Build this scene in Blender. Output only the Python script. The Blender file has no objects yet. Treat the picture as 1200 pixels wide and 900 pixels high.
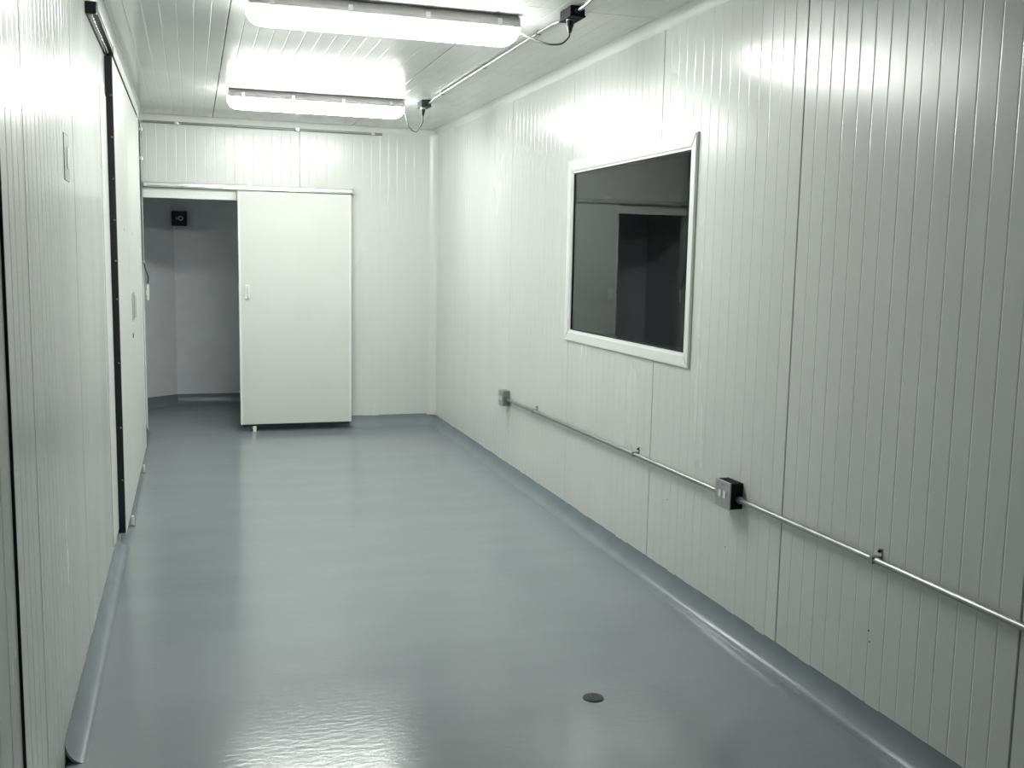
import bpy, bmesh, math, random
from mathutils import Vector, Matrix

random.seed(7)
S = bpy.context.scene
COL = S.collection

# ------------------------------------------------------------------ camera
F_PX, PITCH, YAW, ROLL, CAM_Z = 1177.68, 0.1254, 0.3087, 0.0193, 1.5149
cy_, sy_, cp_, sp_ = math.cos(YAW), math.sin(YAW), math.cos(PITCH), math.sin(PITCH)
FW = Vector((sy_ * cp_, cy_ * cp_, -sp_))
R0 = Vector((cy_, -sy_, 0)); U0 = R0.cross(FW)
RT = R0 * math.cos(ROLL) + U0 * math.sin(ROLL)
UP = U0 * math.cos(ROLL) - R0 * math.sin(ROLL)
cam_data = bpy.data.cameras.new('camera')
cam_data.sensor_width = 36.0
cam_data.lens = F_PX / 1200 * 36
cam_data.clip_start = 0.05
cam = bpy.data.objects.new('camera', cam_data)
COL.objects.link(cam)
M3 = Matrix((RT, UP, -FW)).transposed()
cam.matrix_world = Matrix.Translation((0, 0, CAM_Z)) @ M3.to_4x4()
S.camera = cam

# ------------------------------------------------------------------ world, exposure
w = bpy.data.worlds.new('world'); S.world = w; w.use_nodes = True
w.node_tree.nodes['Background'].inputs['Color'].default_value = (0.5, 0.55, 0.6, 1)
w.node_tree.nodes['Background'].inputs['Strength'].default_value = 0.02
S.view_settings.view_transform = 'Standard'
S.view_settings.look = 'None'
S.view_settings.gamma = 1.0
S.view_settings.use_curve_mapping = False
S.view_settings.exposure = 0.55
LAMP_STRENGTH = 38.0

# ------------------------------------------------------------------ room dimensions (metres)
XR, XL, YB, YF, H = 2.070, -0.385, 8.798, -0.9, 2.60
PITCH_RIB = 1.137 / 15
YFAR = 10.45

# ------------------------------------------------------------------ materials
def mat(name, col, rough=0.5, metal=0.0, spec=0.5, noise=0.0, nscale=8.0, bump=0.0, bscale=60.0,
        stretch=(1, 1, 1), rnoise=0.0, coat=0.0, emis=None, estr=0.0, trans=0.0):
    m = bpy.data.materials.new(name); m.use_nodes = True
    nt = m.node_tree; b = nt.nodes['Principled BSDF']
    b.inputs['Base Color'].default_value = (*col, 1)
    b.inputs['Roughness'].default_value = rough
    b.inputs['Metallic'].default_value = metal
    b.inputs['Specular IOR Level'].default_value = spec
    b.inputs['Coat Weight'].default_value = coat
    b.inputs['Transmission Weight'].default_value = trans
    if emis:
        b.inputs['Emission Color'].default_value = (*emis, 1)
        b.inputs['Emission Strength'].default_value = estr
    if noise or bump or rnoise:
        tc = nt.nodes.new('ShaderNodeTexCoord')
        mp = nt.nodes.new('ShaderNodeMapping'); mp.inputs['Scale'].default_value = stretch
        nt.links.new(tc.outputs['Object'], mp.inputs['Vector'])
    if noise or rnoise:
        n = nt.nodes.new('ShaderNodeTexNoise'); n.inputs['Scale'].default_value = nscale
        n.inputs['Detail'].default_value = 5
        nt.links.new(mp.outputs['Vector'], n.inputs['Vector'])
    if noise:
        r = nt.nodes.new('ShaderNodeValToRGB')
        r.color_ramp.elements[0].position = 0.3; r.color_ramp.elements[1].position = 0.7
        r.color_ramp.elements[0].color = (*[c * (1 - noise) for c in col], 1)
        r.color_ramp.elements[1].color = (*[min(1, c * (1 + noise)) for c in col], 1)
        nt.links.new(n.outputs['Fac'], r.inputs['Fac'])
        nt.links.new(r.outputs['Color'], b.inputs['Base Color'])
    if rnoise:
        mr = nt.nodes.new('ShaderNodeMapRange')
        mr.inputs['From Min'].default_value = 0.3; mr.inputs['From Max'].default_value = 0.7
        mr.inputs['To Min'].default_value = rough - rnoise; mr.inputs['To Max'].default_value = rough + rnoise
        nt.links.new(n.outputs['Fac'], mr.inputs['Value'])
        nt.links.new(mr.outputs['Result'], b.inputs['Roughness'])
    if bump:
        n2 = nt.nodes.new('ShaderNodeTexNoise'); n2.inputs['Scale'].default_value = bscale
        n2.inputs['Detail'].default_value = 3
        nt.links.new(mp.outputs['Vector'], n2.inputs['Vector'])
        bp = nt.nodes.new('ShaderNodeBump'); bp.inputs['Strength'].default_value = bump
        bp.inputs['Distance'].default_value = 0.01
        nt.links.new(n2.outputs['Fac'], bp.inputs['Height'])
        nt.links.new(bp.outputs['Normal'], b.inputs['Normal'])
    return m

WALLC = (0.672, 0.687, 0.660)
M_WALL = mat('painted_steel_panel', WALLC, 0.24, noise=0.02, nscale=3, bump=0.02, bscale=9, stretch=(1, 1, .25), rnoise=0.04)
M_CEIL = mat('painted_steel_ceiling', (0.625, 0.632, 0.608), 0.15, noise=0.02, nscale=3, rnoise=0.03)
M_DOOR = mat('door_paint', (0.68, 0.70, 0.66), 0.45, noise=0.02, nscale=4, bump=0.01, bscale=40)
M_FRAME = mat('white_frame', (0.81, 0.835, 0.795), 0.35, noise=0.01, nscale=5)
M_TRIM = mat('trim_paint', WALLC, 0.5, noise=0.02, nscale=4)
M_BOX2 = mat('grey_painted_box', (0.055, 0.065, 0.070), 0.7, spec=0.2, noise=0.06, nscale=30)
M_BACK = mat('joint_dark', (0.05, 0.055, 0.055), 0.7, noise=0.1)
M_FLOOR = mat('grey_epoxy', (0.262, 0.292, 0.314), 0.18, noise=0.04, nscale=2.2, bump=0.09, bscale=32, stretch=(.6, 1.6, 1), rnoise=0.015)
M_COVE = mat('grey_cove_paint', (0.215, 0.248, 0.272), 0.25, noise=0.06, nscale=6, bump=0.04, bscale=30)
M_RUBBER = mat('black_rubber', (0.006, 0.006, 0.010), 0.6, noise=0.2)
M_BLACK = mat('black_plastic', (0.010, 0.010, 0.014), 0.45, noise=0.1)
M_GALV = mat('galvanised_steel', (0.36, 0.37, 0.36), 0.34, metal=1.0, noise=0.06, nscale=40, rnoise=0.06)
M_BOX = mat('grey_cast_box', (0.33, 0.33, 0.34), 0.45, metal=0.85, noise=0.06, nscale=30)
M_PLATE = mat('steel_cover', (0.50, 0.49, 0.50), 0.42, metal=0.8, noise=0.05, nscale=30)
M_DARKBOX = mat('dark_grey_box', (0.014, 0.014, 0.020), 0.75, spec=0.15, noise=0.08, nscale=30)
M_TRACK = mat('aluminium_track', (0.74, 0.77, 0.74), 0.25, metal=0.9, noise=0.03, nscale=20)
M_HOUSING = mat('fixture_housing', (0.42, 0.40, 0.41), 0.5, noise=0.02)
M_LATCH = mat('steel_latch', (0.6, 0.6, 0.6), 0.3, metal=1.0, noise=0.03)
M_LENS = mat('lit_diffuser', (0.9, 0.9, 0.9), 0.4, emis=(0.965, 1.0, 0.955), estr=LAMP_STRENGTH, noise=0.01)
M_CORD = mat('grey_cord', (0.05, 0.055, 0.055), 0.6, noise=0.05)
M_WHITE = mat('white_plastic', (0.82, 0.85, 0.80), 0.3, noise=0.01)
M_GREYPL = mat('grey_plate', (0.36, 0.40, 0.37), 0.4, noise=0.03)
M_GLASS = mat('window_glass', (0.25, 0.29, 0.31), 0.015, trans=1.0, rnoise=0.012, nscale=6)
M_GLASS.node_tree.nodes['Principled BSDF'].inputs['IOR'].default_value = 1.42
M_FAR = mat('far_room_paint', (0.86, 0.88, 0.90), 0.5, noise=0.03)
M_DIM = mat('darkened_paint', (0.06, 0.075, 0.095), 0.8, noise=0.05)  # near-black base colour stands in for missing light
M_PALE = mat('pale_print', (0.45, 0.45, 0.44), 0.5, noise=0.02)
M_MARK = mat('dark_mark', (0.06, 0.065, 0.07), 0.6, noise=0.1)
M_DRAIN = mat('dark_drain', (0.055, 0.06, 0.07), 0.45, metal=0.3, noise=0.1, nscale=40)

# ------------------------------------------------------------------ helpers
def finish(name, bm, material, parent=None, smooth=False, label=None, cat=None, kind=None, group=None):
    bmesh.ops.recalc_face_normals(bm, faces=bm.faces[:])
    me = bpy.data.meshes.new(name); bm.to_mesh(me); bm.free()
    if smooth:
        for p in me.polygons: p.use_smooth = True
        me.set_sharp_from_angle(angle=math.radians(38))
    me.materials.append(material)
    o = bpy.data.objects.new(name, me); COL.objects.link(o)
    if parent is not None:
        o.parent = parent
        o.matrix_parent_inverse = Matrix.Translation(parent.location).inverted()
    tag(o, label, cat, kind, group)
    return o

def tag(o, label=None, cat=None, kind=None, group=None):
    if label: o['label'] = label
    if cat: o['category'] = cat
    if kind: o['kind'] = kind
    if group: o['group'] = group

def thing(name, loc, label, cat, kind=None, group=None):
    o = bpy.data.objects.new(name, None); COL.objects.link(o)
    o.location = loc; o.empty_display_size = 0.1
    tag(o, label, cat, kind, group)
    return o

def box(bm, a, b, bev=0.0, seg=2):
    x0, y0, z0 = a; x1, y1, z1 = b
    r = bmesh.ops.create_cube(bm, size=1.0)
    vs = r['verts']
    for v in vs:
        v.co = Vector(((x0 + x1) / 2 + v.co.x * (x1 - x0), (y0 + y1) / 2 + v.co.y * (y1 - y0), (z0 + z1) / 2 + v.co.z * (z1 - z0)))
    if bev:
        es = list({e for v in vs for e in v.link_edges})
        bmesh.ops.bevel(bm, geom=es, offset=bev, segments=seg, affect='EDGES', profile=0.5)
    return bm

def boxes(name, lst, material, parent=None, bev=0.0, **k):
    bm = bmesh.new()
    for a, b in lst: box(bm, a, b, bev)
    return finish(name, bm, material, parent, **k)

def cyl(bm, p0, p1, r0, r1=None, seg=16, caps=True):
    p0, p1 = Vector(p0), Vector(p1); r1 = r0 if r1 is None else r1
    d = (p1 - p0).normalized(); up = Vector((0, 0, 1)) if abs(d.z) < .9 else Vector((1, 0, 0))
    s = d.cross(up).normalized(); t = d.cross(s)
    A = []; B = []
    for i in range(seg):
        a = 2 * math.pi * i / seg; o = s * math.cos(a) + t * math.sin(a)
        A.append(bm.verts.new(p0 + o * r0)); B.append(bm.verts.new(p1 + o * r1))
    for i in range(seg):
        j = (i + 1) % seg; bm.faces.new((A[i], A[j], B[j], B[i]))
    if caps: bm.faces.new(A[::-1]); bm.faces.new(B)
    return bm

def smooth_path(pts, n=8):
    pts = [Vector(p) for p in pts]; out = []
    P = [pts[0] * 2 - pts[1]] + pts + [pts[-1] * 2 - pts[-2]]
    for i in range(1, len(P) - 2):
        for k in range(n):
            t = k / n; a, b, c, d = P[i - 1], P[i], P[i + 1], P[i + 2]
            out.append(.5 * ((2 * b) + (c - a) * t + (2 * a - 5 * b + 4 * c - d) * t * t + (3 * b - a - 3 * c + d) * t ** 3))
    out.append(pts[-1]); return out

def tube(bm, pts, r, seg=10):
    pts = [Vector(p) for p in pts]; rings = []; s = None
    for i, p in enumerate(pts):
        d = (pts[min(i + 1, len(pts) - 1)] - pts[max(i - 1, 0)]).normalized()
        if s is None:
            up = Vector((0, 0, 1)) if abs(d.z) < .9 else Vector((1, 0, 0)); s = d.cross(up).normalized()
        else:
            s = (s - d * s.dot(d)).normalized()
        t = d.cross(s)
        rings.append([bm.verts.new(p + (s * math.cos(2 * math.pi * k / seg) + t * math.sin(2 * math.pi * k / seg)) * r) for k in range(seg)])
    for A, B in zip(rings, rings[1:]):
        for k in range(seg): bm.faces.new((A[k], A[(k + 1) % seg], B[(k + 1) % seg], B[k]))
    bm.faces.new(rings[0][::-1]); bm.faces.new(rings[-1])
    return bm

def extrude_profile(bm, prof, to3, a0, a1, closed=True):
    A = [bm.verts.new(to3(a0, u, v)) for u, v in prof]; B = [bm.verts.new(to3(a1, u, v)) for u, v in prof]
    n = len(prof)
    for i in range(n if closed else n - 1):
        j = (i + 1) % n; bm.faces.new((A[i], A[j], B[j], B[i]))
    if closed: bm.faces.new(A[::-1]); bm.faces.new(B)
    return bm

def ribbed_panel(parent, to3, a0, a1, b0, b1, holes=(), phase=None, thick=0.012, gw=0.0042, gd=0.0010, gap=0.0026,
                 material=None, name='panel', ribs=True):
    """one sheet-metal panel with pressed grooves; a runs across the ribs, b along them, n = height above the backing"""
    prof = [(a0 + gap, 0.0), (a0 + gap, thick - .002), (a0 + gap + .002, thick)]
    g = (a0 if phase is None else phase) + PITCH_RIB
    while g < a0 + 0.015: g += PITCH_RIB
    tilt = 0.0
    while ribs and g < a1 - 0.015:
        prof += [(g - gw, thick + tilt), (g, thick - gd)]
        tilt = random.uniform(-1, 1) * 0.00018
        prof += [(g + gw, thick + tilt)]
        g += PITCH_RIB
    prof += [(a1 - gap - .002, thick), (a1 - gap, thick - .002), (a1 - gap, 0.0)]
    cuts = sorted({c for h in holes for c in (h[0], h[1]) if a0 + .003 < c < a1 - .003})
    pr = []
    for i, (a, n) in enumerate(prof):
        if i:
            pa, pn = prof[i - 1]
            for c in cuts:
                if pa < c < a: pr.append((c, pn + (n - pn) * (c - pa) / (a - pa)))
        pr.append((a, n))
    bs = [b0] + sorted({c for h in holes for c in (h[2], h[3]) if b0 < c < b1}) + [b1]
    bm = bmesh.new()
    V = [[bm.verts.new(to3(a, b, n)) for b in bs] for a, n in pr]
    for i in range(len(pr) - 1):
        am = (pr[i][0] + pr[i + 1][0]) / 2
        for k in range(len(bs) - 1):
            bmid = (bs[k] + bs[k + 1]) / 2
            if any(h[0] < am < h[1] and h[2] < bmid < h[3] for h in holes): continue
            bm.faces.new((V[i][k], V[i + 1][k], V[i + 1][k + 1], V[i][k + 1]))
    loose = [v for v in bm.verts if not v.link_faces]
    bmesh.ops.delete(bm, geom=loose, context='VERTS')
    return finish(name, bm, material or M_WALL, parent)

def cove_profile(r, h, t=0.004, n=14):
    """thin concave quarter-round shell: u away from the wall, v up"""
    outer = [(r * (1 - math.sin(math.pi / 2 * i / n)), h * (1 - math.cos(math.pi / 2 * i / n))) for i in range(n + 1)]
    inner = [(max(0.0, u - t), max(0.0, v - t)) for u, v in outer]
    outer = [(u + 0.0, v) for u, v in outer]
    return outer + inner[::-1]

def cove(name, to3, a0, a1, r, h, material, label, t=0.004):
    bm = bmesh.new(); extrude_profile(bm, cove_profile(r, h, t), to3, a0, a1)
    bmesh.ops.remove_doubles(bm, verts=bm.verts[:], dist=1e-5)
    o = finish(name, bm, material, None, smooth=True, label=label, cat='baseboard' if name.startswith('base') else 'trim', kind='structure')
    return o

# ------------------------------------------------------------------ floor
floor = boxes('floor', [((-3.2, YF - .15, -0.12), (7.0, 11.6, 0.0))], M_FLOOR,
              label='glossy blue-grey painted concrete floor of the panelled room', cat='floor', kind='structure')

# ------------------------------------------------------------------ right wall with window opening
T = 0.012
WIN = (3.975, 5.42, 1.095, 2.005)       # opening  Y0 Y1 Z0 Z1
xb = XR + T
wr = boxes('wall_right', [((xb, YF, 0), (xb + .1, WIN[0], H)), ((xb, WIN[1], 0), (xb + .1, YB + .1, H)),
                          ((xb, WIN[0], 0), (xb + .1, WIN[1], WIN[2])), ((xb, WIN[0], WIN[3]), (xb + .1, WIN[1], H))],
           M_BACK, label='long off-white ribbed panel wall with a window and conduit', cat='wall', kind='structure')
to_r = lambda a, b, n: Vector((xb - n, a, b))
seams = [3.163 + 1.137 * k for k in range(-5, 6)]
seams = [YF] + [s for s in seams if YF + .1 < s < YB - .1] + [YB]
for a, b in zip(seams, seams[1:]):
    ribbed_panel(wr, to_r, a, b, 0.0, H, holes=[WIN], phase=3.163 - 1.137 * 6)
for (yy, zz) in ((3.561, .349), (2.633, .336), (2.625, .301), (4.10, .42)):
    bm = bmesh.new(); cyl(bm, (XR + .004, yy, zz), (XR - .0012, yy, zz), .0042, .003, 10)
    finish('screw', bm, M_MARK, wr)

# ------------------------------------------------------------------ window_1
win = thing('window_1', (XR, (WIN[0] + WIN[1]) / 2, WIN[2]), 'white framed fixed observation window in the ribbed wall, dark glass reflecting the doorway', 'window', 'structure')
fo = (3.932, 5.478, 1.046, 2.062)
def casing(name, quad, x0, x1):
    bm = bmesh.new()
    A = [bm.verts.new((x0, y, z)) for y, z in quad]; B = [bm.verts.new((x1, y, z)) for y, z in quad]
    bm.faces.new(A); bm.faces.new(B[::-1])
    for i in range(4): bm.faces.new((A[i], A[(i + 1) % 4], B[(i + 1) % 4], B[i]))
    es = [e for e in bm.edges if abs(e.verts[0].co.x - x1) < 1e-6 and abs(e.verts[1].co.x - x1) < 1e-6]
    bmesh.ops.bevel(bm, geom=es, offset=.004, segments=2, affect='EDGES')
    return finish(name, bm, M_FRAME, win)
o_ = [(fo[0], fo[2]), (fo[1], fo[2]), (fo[1], fo[3]), (fo[0], fo[3])]
i_ = [(WIN[0] + .004, WIN[2] + .004), (WIN[1] - .004, WIN[2] + .004), (WIN[1] - .004, WIN[3] - .004), (WIN[0] + .004, WIN[3] - .004)]
for k in range(4):
    casing('frame_bar', [o_[k], o_[(k + 1) % 4], i_[(k + 1) % 4], i_[k]], XR, XR - .013)
# inner sash (reveal) and gasket
def ring(name, r0, r1, x0, x1, m):
    boxes(name, [((x0, r0[0], r0[2]), (x1, r1[0], r0[3])), ((x0, r1[1], r0[2]), (x1, r0[1], r0[3])),
                 ((x0, r1[0], r0[2]), (x1, r1[1], r1[2])), ((x0, r1[0], r1[3]), (x1, r1[1], r0[3]))], m, win)
ring('reveal', WIN, (WIN[0] + .014, WIN[1] - .014, WIN[2] + .014, WIN[3] - .014), XR - .006, XR + .012, M_FRAME)
ring('rear_reveal', WIN, (WIN[0] + .014, WIN[1] - .014, WIN[2] + .014, WIN[3] - .014), XR + .0125, XR + .112, M_DIM)
g0 = (WIN[0] + .014, WIN[1] - .014, WIN[2] + .014, WIN[3] - .014)
ring('gasket', g0, (g0[0] + .006, g0[1] - .006, g0[2] + .006, g0[3] - .006), XR + .000, XR + .014, M_RUBBER)
boxes('pane', [((XR + .004, g0[0] + .003, g0[2] + .003), (XR + .010, g0[1] - .003, g0[3] - .003))], M_GLASS, win)

# unlit room behind the window
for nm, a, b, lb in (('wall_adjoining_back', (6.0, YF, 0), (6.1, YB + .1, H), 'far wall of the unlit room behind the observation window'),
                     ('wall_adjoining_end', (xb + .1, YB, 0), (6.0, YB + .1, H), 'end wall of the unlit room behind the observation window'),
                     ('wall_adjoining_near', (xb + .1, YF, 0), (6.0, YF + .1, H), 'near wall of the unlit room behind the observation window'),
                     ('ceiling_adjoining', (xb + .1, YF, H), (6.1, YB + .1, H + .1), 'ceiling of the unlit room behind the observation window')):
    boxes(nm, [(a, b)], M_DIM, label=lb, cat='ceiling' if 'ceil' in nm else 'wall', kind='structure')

# ------------------------------------------------------------------ back wall with doorway
DOORW = (-0.379, 0.46, -0.01, 1.945)
yb = YB + T
wb = boxes('wall_back', [((XL - .1, yb, 0), (DOORW[0], yb + .1, H)), ((DOORW[1], yb, 0), (xb, yb + .1, H)),
                         ((DOORW[0], yb, DOORW[3]), (DOORW[1], yb + .1, H))], M_WALL,
           label='off-white ribbed end wall with a doorway and a sliding door', cat='wall', kind='structure')
to_b = lambda a, b, n: Vector((a, yb - n, b))
for a, b in ((XL, 0.885), (0.885, XR)):
    ribbed_panel(wb, to_b, a, b, 0.0, H, holes=[DOORW], phase=0.885 - 1.137 * 3)
# head and jamb casing
tr = thing('trim_1', (0, YB, 1.945), 'flat white casing around the doorway in the end wall', 'trim', 'structure')
boxes('head_casing', [((XL + .005, YB - .022, 1.94), (.46, YB, 2.020))], M_FRAME, tr, bev=.002)
boxes('jamb_casing', [((XL + .0005, YB - .004, 0.0), (DOORW[0] + .003, YB + .11, 1.94))], M_FRAME, tr, bev=.002)

# sliding door leaf
d1 = thing('door_1', (.84, 8.72, .06), 'white flat sliding door leaf hanging half across the end-wall doorway', 'door', 'structure')
DL = (0.376, 1.298, 8.690, 8.750, 0.064, 2.016)
boxes('leaf', [((DL[0], DL[2], DL[4]), (DL[1], DL[3], DL[5]))], M_DOOR, d1, bev=.004)
boxes('edge_trim', [((DL[0] - .006, DL[2] - .002, DL[4]), (DL[0] + .012, DL[3], DL[5] - .002))], M_FRAME, d1, bev=.002)
boxes('edge_trim', [((DL[1] - .012, DL[2] - .002, DL[4]), (DL[1] + .006, DL[3], DL[5] - .002))], M_FRAME, d1, bev=.002)
boxes('bottom_seal', [((DL[0] + .01, DL[2] + .004, .044), (DL[1] - .01, DL[3] - .01, DL[4]))], M_RUBBER, d1)
hd = boxes('handle', [((.418, DL[2] - .012, 1.125), (.458, DL[2], 1.245))], M_WHITE, d1, bev=.004)
boxes('grip', [((.440, DL[2] - .036, 1.135), (.452, DL[2] - .010, 1.235))], M_WHITE, hd, bev=.003)
g = thing('floor_guide', (.482, 8.69, 0), 'small white floor guide block under the end-wall sliding door', 'door guide')
boxes('guide_block', [((.468, 8.674, 0), (.496, 8.688, .050))], M_WHITE, g, bev=.003)
boxes('base_plate', [((.460, 8.655, 0), (.504, 8.700, .004))], M_GALV, g, bev=.001)
# track
tk = thing('sliding_door_track', (.47, 8.72, 2.01), 'bright aluminium track above the end-wall sliding door', 'door track')
bm = bmesh.new()
prof = [(0, 0), (0, .038), (.070, .038), (.082, .030), (.082, .008), (.074, .003), (.074, 0)]
extrude_profile(bm, prof, lambda a, u, v: Vector((a, YB - .012 - u, 2.026 + v)), XL + .03, 1.318)
finish('rail', bm, M_TRACK, tk)
boxes('end_cap', [((1.316, YB - .098, 2.021), (1.330, YB - .010, 2.069))], M_GALV, tk, bev=.002)
boxes('stop', [((.445, YB - .085, 2.063), (.485, YB - .030, 2.086))], M_WHITE, tk, bev=.003)
for x in (-.2, .2, .62, .95, 1.24):
    bm = bmesh.new(); box(bm, (x - .012, YB - .013, 2.03), (x + .012, YB, 2.06))
    finish('bracket', bm, M_GALV, tk)

# corner cove trims
def corner_trim(name, cx, cyy, sx, r, z0, z1, label):
    n = 8; bm = bmesh.new()
    prof = [(r * (1 - math.sin(math.pi / 2 * i / n)), r * (1 - math.cos(math.pi / 2 * i / n))) for i in range(n + 1)] + [(0, 0)]
    extrude_profile(bm, prof, lambda a, u, v: Vector((cx + sx * u, cyy - v, a)), z0, z1)
    return finish(name, bm, M_WALL, None, smooth=False, label=label, cat='trim', kind='structure')
corner_trim('trim_2', XR, YB, -1, .075, .09, H - .04, 'vertical off-white cove trim in the corner beside the ribbed window wall')

# ------------------------------------------------------------------ left wall (ribbed panels, wide opening closed by a sliding leaf)
xlb = XL - T
YD = 2.405          # joint to the hinged door nearest the camera end
wl = boxes('wall_left', [((xlb - .1, YD, 0), (xlb, YB + .1, H)), ((xlb - .1, YF, 0), (xlb, 1.40, H)),
                         ((xlb - .1, 1.40, 2.45), (xlb, YD, H))], M_BACK,
           label='off-white ribbed panel wall with black-edged sliding door', cat='wall', kind='structure')
to_l = lambda a, b, n: Vector((xlb + n, a, b))
for a, b in ((YF, -1.95), (-1.95, -.81), (-.81, .32), (.32, 1.40), (YD, 2.745), (2.745, 3.86), (3.86, 5.00), (5.00, 6.14), (6.14, 7.28), (7.28, YB)):
    ribbed_panel(wl, to_l, a, b, 0.0, H, phase=3.86 - 1.137 * 7)
ribbed_panel(wl, to_l, 1.40, YD, 2.45, H, phase=3.86 - 1.137 * 7)

# near left hinged door; outward tilt is added so its face falls darker
d3 = thing('door_3', (XL - .012, YD - .012, 0), 'ribbed off-white hinged door beside a dark rubber joint, tilted outward to darken its face', 'door', 'structure')
SHADE_TILT = math.radians(7)
def to_d3(a, b, n):
    # a measured from hinge toward the camera
    return Vector((XL - .003 - math.sin(SHADE_TILT) * a + math.cos(SHADE_TILT) * (n - T), YD - .006 - math.cos(SHADE_TILT) * a - math.sin(SHADE_TILT) * (n - T) * -1 * -1, b))
ribbed_panel(d3, to_d3, 0.0, .96, .02, 2.43, name='leaf_skin', thick=T)
bm = bmesh.new(); extrude_profile(bm, [(0, -.05), (0, 0.0), (.96, 0.0), (.96, -.05)], lambda a, u, v: to_d3(u, a, v), .02, 2.43)
finish('leaf_core', bm, M_DOOR, d3)
boxes('gasket', [((XL - .010, YD - .006, 0.0), (XL + .002, YD + .001, 2.45))], M_RUBBER, d3, bev=.001)

# ceiling-level and floor-level cove trims
cove('baseboard_right', lambda a, u, v: Vector((XR - u, a, v)), YF, YB, .062, .095, M_COVE, 'grey coved skirting along the window wall')
cove('baseboard_back', lambda a, u, v: Vector((a, YB - u, v)), .47, XR, .060, .100, M_COVE, 'grey coved skirting along the end wall beside the sliding door')
cove('baseboard_left', lambda a, u, v: Vector((XL + u, a, v)), 3.065, 5.375, .055, .080, M_COVE, 'grey coved skirting with a cut open end along the left ribbed wall', t=.005)
cove('baseboard_left_far', lambda a, u, v: Vector((XL + u, a, v)), 7.86, YB, .04, .085, M_COVE, 'short grey coved skirting between left sliding door and corner', t=.005)
cove('trim_3', lambda a, u, v: Vector((XR - u, a, H - v)), YF, YB, .035, .050, M_TRIM, 'off-white cove trim where window wall meets ceiling')
cove('trim_4', lambda a, u, v: Vector((a, YB - u, H - v)), XL, XR, .030, .045, M_TRIM, 'off-white cove trim where end wall meets ceiling')
cove('trim_5', lambda a, u, v: Vector((XL + u, a, H - v)), YF, YB, .035, .050, M_TRIM, 'off-white cove trim where left wall meets ceiling')

# ------------------------------------------------------------------ left sliding door (black edged leaf)
LX, LY0, LY1, LZ0, LZ1 = -0.349, 5.39, 7.78, .060, 2.445
d2 = thing('door_2', (LX, (LY0 + LY1) / 2, LZ0), 'wide off-white sliding door leaf with black rubber edge on left wall', 'door', 'structure')
boxes('leaf_panel', [((XL + .003, LY0 + .01, LZ0), (LX, 6.335, LZ1))], M_DOOR, d2, bev=.002)
boxes('leaf_panel', [((XL + .003, 6.340, LZ0), (LX, LY1, LZ1))], M_DOOR, d2, bev=.002)
boxes('far_edge_trim', [((XL + .003, LY1, LZ0), (LX + .003, LY1 + .02, LZ1))], M_FRAME, d2, bev=.002)
es = boxes('edge_seal', [((XL + .001, LY0 - .008, LZ0 + .012), (LX - .001, LY0 + .010, LZ1))], M_RUBBER, d2, bev=.003)
for z in (.35, .62, .95, 1.27, 1.46, 1.66, 1.86, 2.06, 2.26):
    bm = bmesh.new(); cyl(bm, (LX - .010, LY0 - .008, z), (LX - .010, LY0 - .0115, z), .0045, .0035, 10)
    finish('screw', bm, M_GALV, es)
boxes('jamb_strip', [((XL, 5.03, .10), (XL + .004, 5.375, 2.25))], M_FRAME, d2, bev=.001)
hd = boxes('handle_plate', [((LX, 6.50, 1.085), (LX + .004, 6.72, 1.255))], M_GREYPL, d2, bev=.001)
boxes('grip', [((LX + .004, 6.66, 1.10), (LX + .022, 6.70, 1.24))], M_WHITE, hd, bev=.004)
bm = bmesh.new(); cyl(bm, (LX - .002, 6.50, 1.0), (LX + .004, 6.50, 1.0), .018, .014, 14); finish('lock', bm, M_DARKBOX, d2)
for yy, zz in ((5.93, 1.625), (6.72, 1.615)):
    bm = bmesh.new(); cyl(bm, (LX - .002, yy, zz), (LX + .0015, yy, zz), .010, .008, 12); finish('bolt', bm, M_GREYPL, d2)
for yy, wh in ((5.80, 'nearer its black rubber edge'), (7.20, 'nearer the corner conduit')):
    gg = thing('floor_guide', (LX + .012, yy, 0), 'white floor guide under the black-edged sliding door, ' + wh, 'door guide', group='floor guides under the left sliding door')
    boxes('guide_block', [((LX + .003, yy - .014, 0), (LX + .017, yy + .014, .055))], M_WHITE, gg, bev=.003)
    boxes('base_plate', [((LX - .012, yy - .02, 0), (LX + .024, yy + .02, .004))], M_GALV, gg, bev=.001)
# rail above it
rl = thing('sliding_door_rail', (XL + .02, 6.0, 2.46), 'black sliding door rail with bright channel high on left wall', 'door track')
boxes('rail', [((XL, 4.50, 2.465), (XL + .040, 7.80, 2.492))], M_BLACK, rl, bev=.003)
boxes('lower_lip', [((XL, 4.50, 2.448), (XL + .010, 5.38, 2.465))], M_BLACK, rl, bev=.002)
boxes('channel', [((XL + .012, 4.53, 2.456), (XL + .020, 5.38, 2.4655))], M_TRACK, rl, bev=.001)
boxes('rail_cover', [((XL, 4.60, 2.492), (XL + .040, 7.80, 2.522))], M_FRAME, rl, bev=.003)
boxes('front_cover', [((XL + .040, 5.41, 2.450), (XL + .044, 7.80, 2.500))], M_FRAME, rl, bev=.001)
boxes('end_stop', [((XL, 4.47, 2.446), (XL + .042, 4.502, 2.494))], M_BLACK, rl, bev=.004)

# grey latch plate on the left wall
lp = thing('latch_plate', (XL, 3.63, 1.73), 'grey recessed latch plate with pale slot on left ribbed wall', 'latch')
boxes('plate', [((XL, 3.575, 1.735), (XL + .002, 3.70, 1.885))], M_GREYPL, lp, bev=.002)
boxes('slot', [((XL + .002, 3.645, 1.775), (XL + .004, 3.685, 1.845))], M_WHITE, lp, bev=.001)

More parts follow.
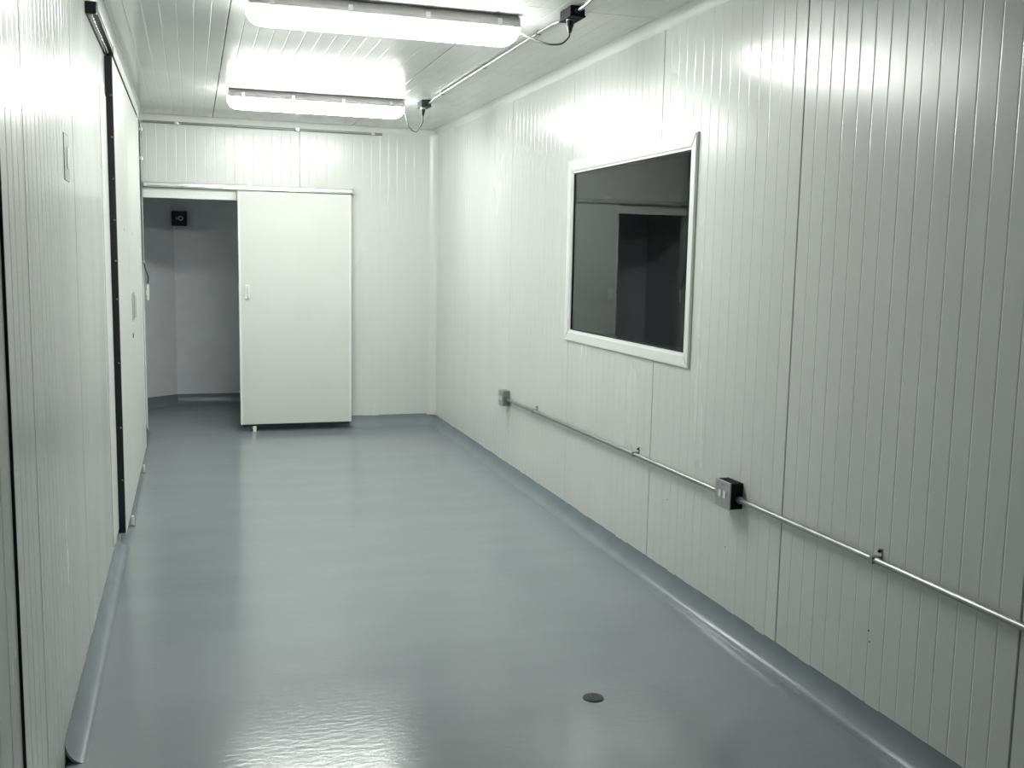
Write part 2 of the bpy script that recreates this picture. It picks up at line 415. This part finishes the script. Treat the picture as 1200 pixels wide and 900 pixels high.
# ------------------------------------------------------------------ ceiling
zc = H + T
ceil = boxes('ceiling', [((xlb, YF, zc), (xb, YB + .1, zc + .1))], M_BACK, label='glossy off-white ribbed panel ceiling', cat='ceiling', kind='structure')
to_c = lambda a, b, n: Vector((a, b, zc - n))
cx = [XL, .185, 1.322, XR]
cyy = [YF, 1.35, 4.315, 7.28, YB]
for a, b in zip(cx, cx[1:]):
    for c, d in zip(cyy, cyy[1:]):
        ribbed_panel(ceil, to_c, a, b, c + .0015, d - .0015, phase=.185 - 1.137 * 2, material=M_CEIL)

boxes('wall_front_absorber', [((XL - .1, YF - .1, 0), (xb, YF, H))], M_DIM, label='unseen dark wall added close behind the viewpoint to absorb light', cat='wall', kind='structure')  # unseen; set close and dark to cut bounced light near the camera

# ------------------------------------------------------------------ dim room beyond the doorway
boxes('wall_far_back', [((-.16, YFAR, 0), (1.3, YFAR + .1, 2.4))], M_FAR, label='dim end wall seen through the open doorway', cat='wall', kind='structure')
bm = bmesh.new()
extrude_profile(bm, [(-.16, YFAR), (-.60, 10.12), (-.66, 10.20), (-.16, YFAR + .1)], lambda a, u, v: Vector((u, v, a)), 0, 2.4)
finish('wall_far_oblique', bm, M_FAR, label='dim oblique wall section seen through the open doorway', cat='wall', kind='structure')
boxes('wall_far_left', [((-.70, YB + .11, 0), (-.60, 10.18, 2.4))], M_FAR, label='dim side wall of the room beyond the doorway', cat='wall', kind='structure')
boxes('wall_far_right_bounce', [((1.2, YB + .112, 0), (1.3, YFAR, 2.4))], M_FAR, label='unseen right side wall beyond the doorway, set close to bounce light', cat='wall', kind='structure')  # unseen; narrows the far room so more light bounces back
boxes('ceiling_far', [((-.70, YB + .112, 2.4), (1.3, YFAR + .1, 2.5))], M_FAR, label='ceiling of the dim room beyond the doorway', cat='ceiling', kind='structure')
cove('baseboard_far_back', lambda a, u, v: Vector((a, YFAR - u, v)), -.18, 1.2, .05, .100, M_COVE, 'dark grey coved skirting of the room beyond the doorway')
ob = Vector((-.42, -.33, 0)).normalized(); on_ = Vector((ob.y, -ob.x, 0)) * -1
if on_.y > 0: on_ = -on_
cove('baseboard_far_oblique', lambda a, u, v: Vector((-.16, YFAR, 0)) + ob * a + on_ * u + Vector((0, 0, v)), -.02, .53, .05, .100, M_COVE, 'grey skirting on the oblique wall beyond the doorway')
sg = thing('wall_speaker', (-.105, YFAR, 1.76), 'small black square box with pale round mark in the dim far room', 'speaker')
boxes('body', [((-.178, YFAR - .07, 1.755), (-.036, YFAR, 1.897))], M_BLACK, sg, bev=.006)
for dx, r in ((.012, .024), (-.022, .012)):
    bm = bmesh.new()
    n = 20
    A = [bm.verts.new((-.107 + dx + r * math.cos(6.2832 * i / n), YFAR - .0725, 1.828 + r * math.sin(6.2832 * i / n))) for i in range(n)]
    B = [bm.verts.new((-.107 + dx + r * .55 * math.cos(6.2832 * i / n), YFAR - .0725, 1.828 + r * .55 * math.sin(6.2832 * i / n))) for i in range(n)]
    C = [bm.verts.new((v.co.x, YFAR - .069, v.co.z)) for v in A]
    for i in range(n):
        j = (i + 1) % n
        bm.faces.new((A[i], A[j], B[j], B[i])); bm.faces.new((A[i], A[j], C[j], C[i]))
    finish('mark', bm, M_PALE, sg)

# ------------------------------------------------------------------ ceiling light fixtures
def make_fixture(cxx, cyv, label):
    t = thing('ceiling_light', (cxx, cyv, 2.478), label, 'ceiling light', group='strip lights on the ceiling')
    L2 = .602
    # housing: shallow trough, wider at the bottom
    bm = bmesh.new()
    prof = [(-.070, 2.546), (-.074, 2.552), (-.074, 2.566), (-.058, 2.598), (.058, 2.598), (.074, 2.566), (.074, 2.552), (.070, 2.546)]
    extrude_profile(bm, prof, lambda a, u, v: Vector((cxx + a, cyv + u, v)), -L2 + .01, L2 - .01)
    finish('housing', bm, M_HOUSING, t)
    for s in (-1, 1):
        boxes('end_cap', [((cxx + s * (L2 - .012) - .006, cyv - .072, 2.548), (cxx + s * (L2 - .012) + .008, cyv + .072, 2.588))], M_HOUSING, t, bev=.004)
    # lens: lofted rounded rectangles, tapering downward
    bm = bmesh.new(); rings = []
    N = 7
    for k in range(N + 1):
        q = k / N; ang = q * math.pi / 2
        z = 2.548 - .070 * math.sin(ang)
        hx = L2 - .060 * (1 - math.cos(ang)) ; hy = .068 - .030 * (1 - math.cos(ang))
        r = .022; ring_ = []
        for (sx, sy, a0) in ((1, 1, 0), (-1, 1, 90), (-1, -1, 180), (1, -1, 270)):
            for m in range(4):
                a = math.radians(a0 + 30 * m)
                ring_.append(bm.verts.new((cxx + sx * (hx - r) + r * math.cos(a), cyv + sy * (hy - r) + r * math.sin(a), z)))
        rings.append(ring_)
    n = len(rings[0])
    for A, B in zip(rings, rings[1:]):
        for i in range(n): bm.faces.new((A[i], A[(i + 1) % n], B[(i + 1) % n], B[i]))
    bm.faces.new(rings[-1]); bm.faces.new(rings[0][::-1])
    finish('lens', bm, M_LENS, t, smooth=False, label='glowing white diffuser')
    for s in (-1, 1):
        for x in (-.50, -.17, .17, .50):
            boxes('latch', [((cxx + x - .010, cyv + s * .074 - .003, 2.543), (cxx + x + .010, cyv + s * .074 + .003, 2.578))], M_LATCH, t, bev=.001)
    return t
make_fixture(.842, 4.560, 'long lit strip light wired to the dark box on the ribbed ceiling')
make_fixture(.852, 7.225, 'long lit strip light closest to the end wall with sliding door')

# ------------------------------------------------------------------ ceiling boxes, conduit, cords
CX = 1.612
def ceiling_box(x0, x1, y0, y1, label, m):
    t = thing('junction_box', ((x0 + x1) / 2, (y0 + y1) / 2, 2.535), label, 'junction box')
    boxes('body', [((x0, y0, 2.560), (x1, y1, 2.600))], m, t, bev=.004)
    boxes('cover', [((x0 - .003, y0 - .003, 2.554), (x1 + .003, y1 + .003, 2.561))], m, t, bev=.002)
    for yy in (y0 - .010, y1 + .010):
        bm = bmesh.new(); cyl(bm, (CX, yy - .010, 2.578), (CX, yy + .010, 2.578), .014, seg=12); finish('connector', bm, m, t)
    bm = bmesh.new(); cyl(bm, ((x0 + x1) / 2 - .01, (y0 + y1) / 2, 2.549), ((x0 + x1) / 2 - .01, (y0 + y1) / 2, 2.556), .018, seg=16); finish('outlet', bm, M_LATCH, t)
    return (x0 + x1) / 2 - .01, (y0 + y1) / 2
B1 = ceiling_box(1.580, 1.648, 4.225, 4.360, 'dark junction box on ceiling near the window wall, conduit on both sides', M_DARKBOX)
B2 = ceiling_box(1.558, 1.628, 7.100, 7.230, 'grey junction box at the end of the ceiling conduit', M_BOX2)

def conduit(label, pts, clips, r=.0085):
    t = thing('conduit', pts[0], label, 'conduit')
    bm = bmesh.new(); tube(bm, pts, r, 12); finish('pipe', bm, M_GALV, t, smooth=True)
    return t
def bend(y, s):   # offset bend from box knock-out height up to the ceiling
    return [(CX, y, 2.578), (CX, y + s * .05, 2.578), (CX, y + s * .11, 2.582), (CX, y + s * .16, 2.588)]
c = conduit('bright conduit along the ceiling between the two junction boxes', smooth_path(bend(4.37, 1)) + smooth_path(bend(7.09, -1))[::-1], ())
for y in (4.75, 5.7, 6.7):
    boxes('clip', [((CX - .012, y - .009, 2.577), (CX + .012, y + .009, 2.600)), ((CX + .010, y - .009, 2.597), (CX + .034, y + .009, 2.600))], M_GALV, c, bev=.001)
c = conduit('bright conduit leaving the dark ceiling box away from the end wall', smooth_path(bend(4.215, -1)) + [(CX, YF + .02, 2.588)], ())
for y in (3.2, 1.6, 0.0, -1.6):
    boxes('clip', [((CX - .012, y - .009, 2.577), (CX + .012, y + .009, 2.600)), ((CX + .010, y - .009, 2.597), (CX + .034, y + .009, 2.600))], M_GALV, c, bev=.001)

def cord(label, bx, by, pts, pm, neck):
    t = thing('power_cord', (bx, by, 2.49), label, 'power cord')
    bm = bmesh.new(); cyl(bm, (bx, by, 2.548), (bx, by, 2.523), .017, .016, 16); cyl(bm, (bx, by, 2.523), (bx, by, 2.497), .014, .007, 16)
    pl = finish('plug', bm, pm, t)
    bm = bmesh.new(); cyl(bm, (bx, by, 2.5485), (bx, by, 2.543), .019, seg=16); finish('collar', bm, neck, pl)
    bm = bmesh.new(); tube(bm, smooth_path([(bx, by, 2.499)] + pts), .0042, 8); finish('cable', bm, M_CORD, t, smooth=True)
cord('cord looping from dark ceiling box to its strip light', B1[0], B1[1],
     [(B1[0] - .004, B1[1] + .006, 2.478), (B1[0] - .030, B1[1] + .03, 2.455), (1.525, 4.36, 2.458), (1.475, 4.45, 2.497), (1.446, 4.53, 2.535), (1.436, 4.545, 2.562)], M_BLACK, M_BLACK)
cord('cord looping from grey ceiling box to strip light nearest the end wall', B2[0], B2[1],
     [(B2[0] - .002, B2[1], 2.455), (B2[0] - .03, B2[1] + .01, 2.405), (1.535, 7.20, 2.388), (1.495, 7.21, 2.42), (1.468, 7.22, 2.50), (1.447, 7.225, 2.562)], M_BLACK, M_WHITE)

# ------------------------------------------------------------------ outlet boxes and conduit on the window wall
def outlet_box(y0, y1, z0, z1, x0, label):
    t = thing('outlet_box', (XR, (y0 + y1) / 2, z0), label, 'outlet')
    boxes('body', [((x0 + .006, y0 + .002, z0 + .002), (XR, y1 - .002, z1 - .002))], M_DARKBOX if y0 < 5 else M_BOX, t, bev=.004)
    cv = boxes('cover_plate', [((x0, y0, z0), (x0 + .006, y1, z1))], M_PLATE, t, bev=.002)
    yc, zm = (y0 + y1) / 2, (z0 + z1) / 2
    for dy in (-.018, .018):
        so = boxes('socket', [((x0 - .003, yc + dy - .010, zm - .014), (x0, yc + dy + .010, zm + .014))], M_WHITE, cv, bev=.001)
    for zz in (z0 + .016, z1 - .016):
        bm = bmesh.new(); cyl(bm, (x0 - .002, yc, zz), (x0 + .001, yc, zz), .003, seg=8); finish('cover_screw', bm, M_GALV, cv)
    return t
outlet_box(3.440, 3.560, .535, .645, 2.010, 'steel outlet box on window wall with conduit on both sides')
outlet_box(6.530, 6.630, .495, .605, 2.016, 'steel outlet box at the far end of the wall conduit')
CXW = XR - .024
def wall_conduit(label, pts, clips):
    t = thing('conduit', pts[0], label, 'conduit')
    bm = bmesh.new(); tube(bm, pts, .0105, 12); finish('pipe', bm, M_GALV, t, smooth=True)
    for (y, z) in clips:
        bm = bmesh.new()
        box(bm, (CXW - .0125, y - .009, z - .0125), (XR, y + .009, z + .0125), .002)
        box(bm, (XR - .003, y - .009, z + .008), (XR, y + .009, z + .036), .001)
        cl = finish('clip', bm, M_GALV, t)
        bm = bmesh.new(); cyl(bm, (XR - .003, y, z + .026), (XR - .009, y, z + .026), .005, .004, 10); finish('screw', bm, M_DARKBOX, cl)
    for (p, s) in ((pts[0], 1), (pts[-1], -1)):
        if p[1] > 0:
            bm = bmesh.new(); cyl(bm, (p[0], p[1], p[2]), (p[0], p[1] + (s * .022 if pts[0][1] < pts[-1][1] else s * -.022), p[2]), .015, seg=12); finish('connector', bm, M_GALV, t)
    return t
wall_conduit('grey conduit between the two outlet boxes under the window', [(CXW, 3.560, .578), (CXW, 4.4, .570), (CXW, 5.4, .558), (CXW, 6.530, .545)], [(4.425, .570), (5.95, .5515)])
wall_conduit('bright conduit leaving the outlet box over the near ribbed panels', [(CXW, 3.440, .580), (CXW, 2.6, .585), (CXW, 1.5, .585), (CXW, YF + .02, .585)], [(2.60, .585), (.9, .585)])

# ------------------------------------------------------------------ thin conduit in the far corner, wire and switch
YC = YB - .020
t2 = thing('conduit', (XL + .06, YC, 2.545), 'thin grey conduit running over the end wall just below the ceiling', 'conduit')
bm = bmesh.new(); tube(bm, [(XL + .030, YC - .02, 2.540), (.2, YC - .02, 2.540), (.9, YC - .02, 2.540), (1.58, YC - .02, 2.540)], .010, 10)
finish('pipe', bm, M_BOX, t2, smooth=True)
for x in (-.095, .865, 1.50):
    boxes('clip', [((x - .015, YC - .034, 2.527), (x + .015, YB, 2.553))], M_LATCH, t2, bev=.003)
t = thing('conduit', (XL + .012, YC, 1.4), 'thin dark vertical conduit in the corner beside the doorway', 'conduit')
bm = bmesh.new(); tube(bm, [(XL + .012, YB - .040, 1.412), (XL + .012, YB - .040, 1.9), (XL + .012, YB - .040, 2.40), (XL + .014, YB - .040, 2.525)], .009, 10)
finish('pipe', bm, M_BOX, t, smooth=True)
for z in (2.477, 2.247, 1.42):
    boxes('clip', [((XL, YB - .054, z - .012), (XL + .026, YB - .02, z + .012))], M_LATCH, t, bev=.003)
bm = bmesh.new()
tube(bm, smooth_path([(XL + .014, YB - .040, 1.412), (XL + .025, YB - .04, 1.36), (XL + .042, YB - .035, 1.30), (XL + .038, YB - .02, 1.245)]), .005, 8)
finish('wire', bm, M_CORD, t, smooth=True)
t = thing('door_switch', (-.357, YB + .02, 1.1), 'small white switch beside the open doorway', 'switch')
boxes('body', [((-.358, YB + .004, 1.105), (-.338, YB + .030, 1.24))], M_WHITE, t, bev=.003)
boxes('mount', [((-.376, YB + .008, 1.115), (-.358, YB + .026, 1.23))], M_GREYPL, t, bev=.001)
boxes('button', [((-.362, YB, 1.15), (-.346, YB + .0045, 1.19))], M_FRAME, t, bev=.001)

# ------------------------------------------------------------------ floor drain
t = thing('floor_drain', (1.302, 3.082, 0), 'small round dark drain cover in the grey floor', 'drain')
bm = bmesh.new(); cyl(bm, (1.302, 3.082, -.002), (1.302, 3.082, .003), .038, .036, 32); finish('rim', bm, M_DRAIN, t)
bm = bmesh.new(); cyl(bm, (1.302, 3.082, .003), (1.302, 3.082, .0045), .031, .030, 28); cvr = finish('cover', bm, M_MARK, t)
for dx in (-.014, 0, .014):
    boxes('slot', [((1.302 + dx - .003, 3.064, .0045), (1.302 + dx + .003, 3.100, .0052))], M_BLACK, cvr)
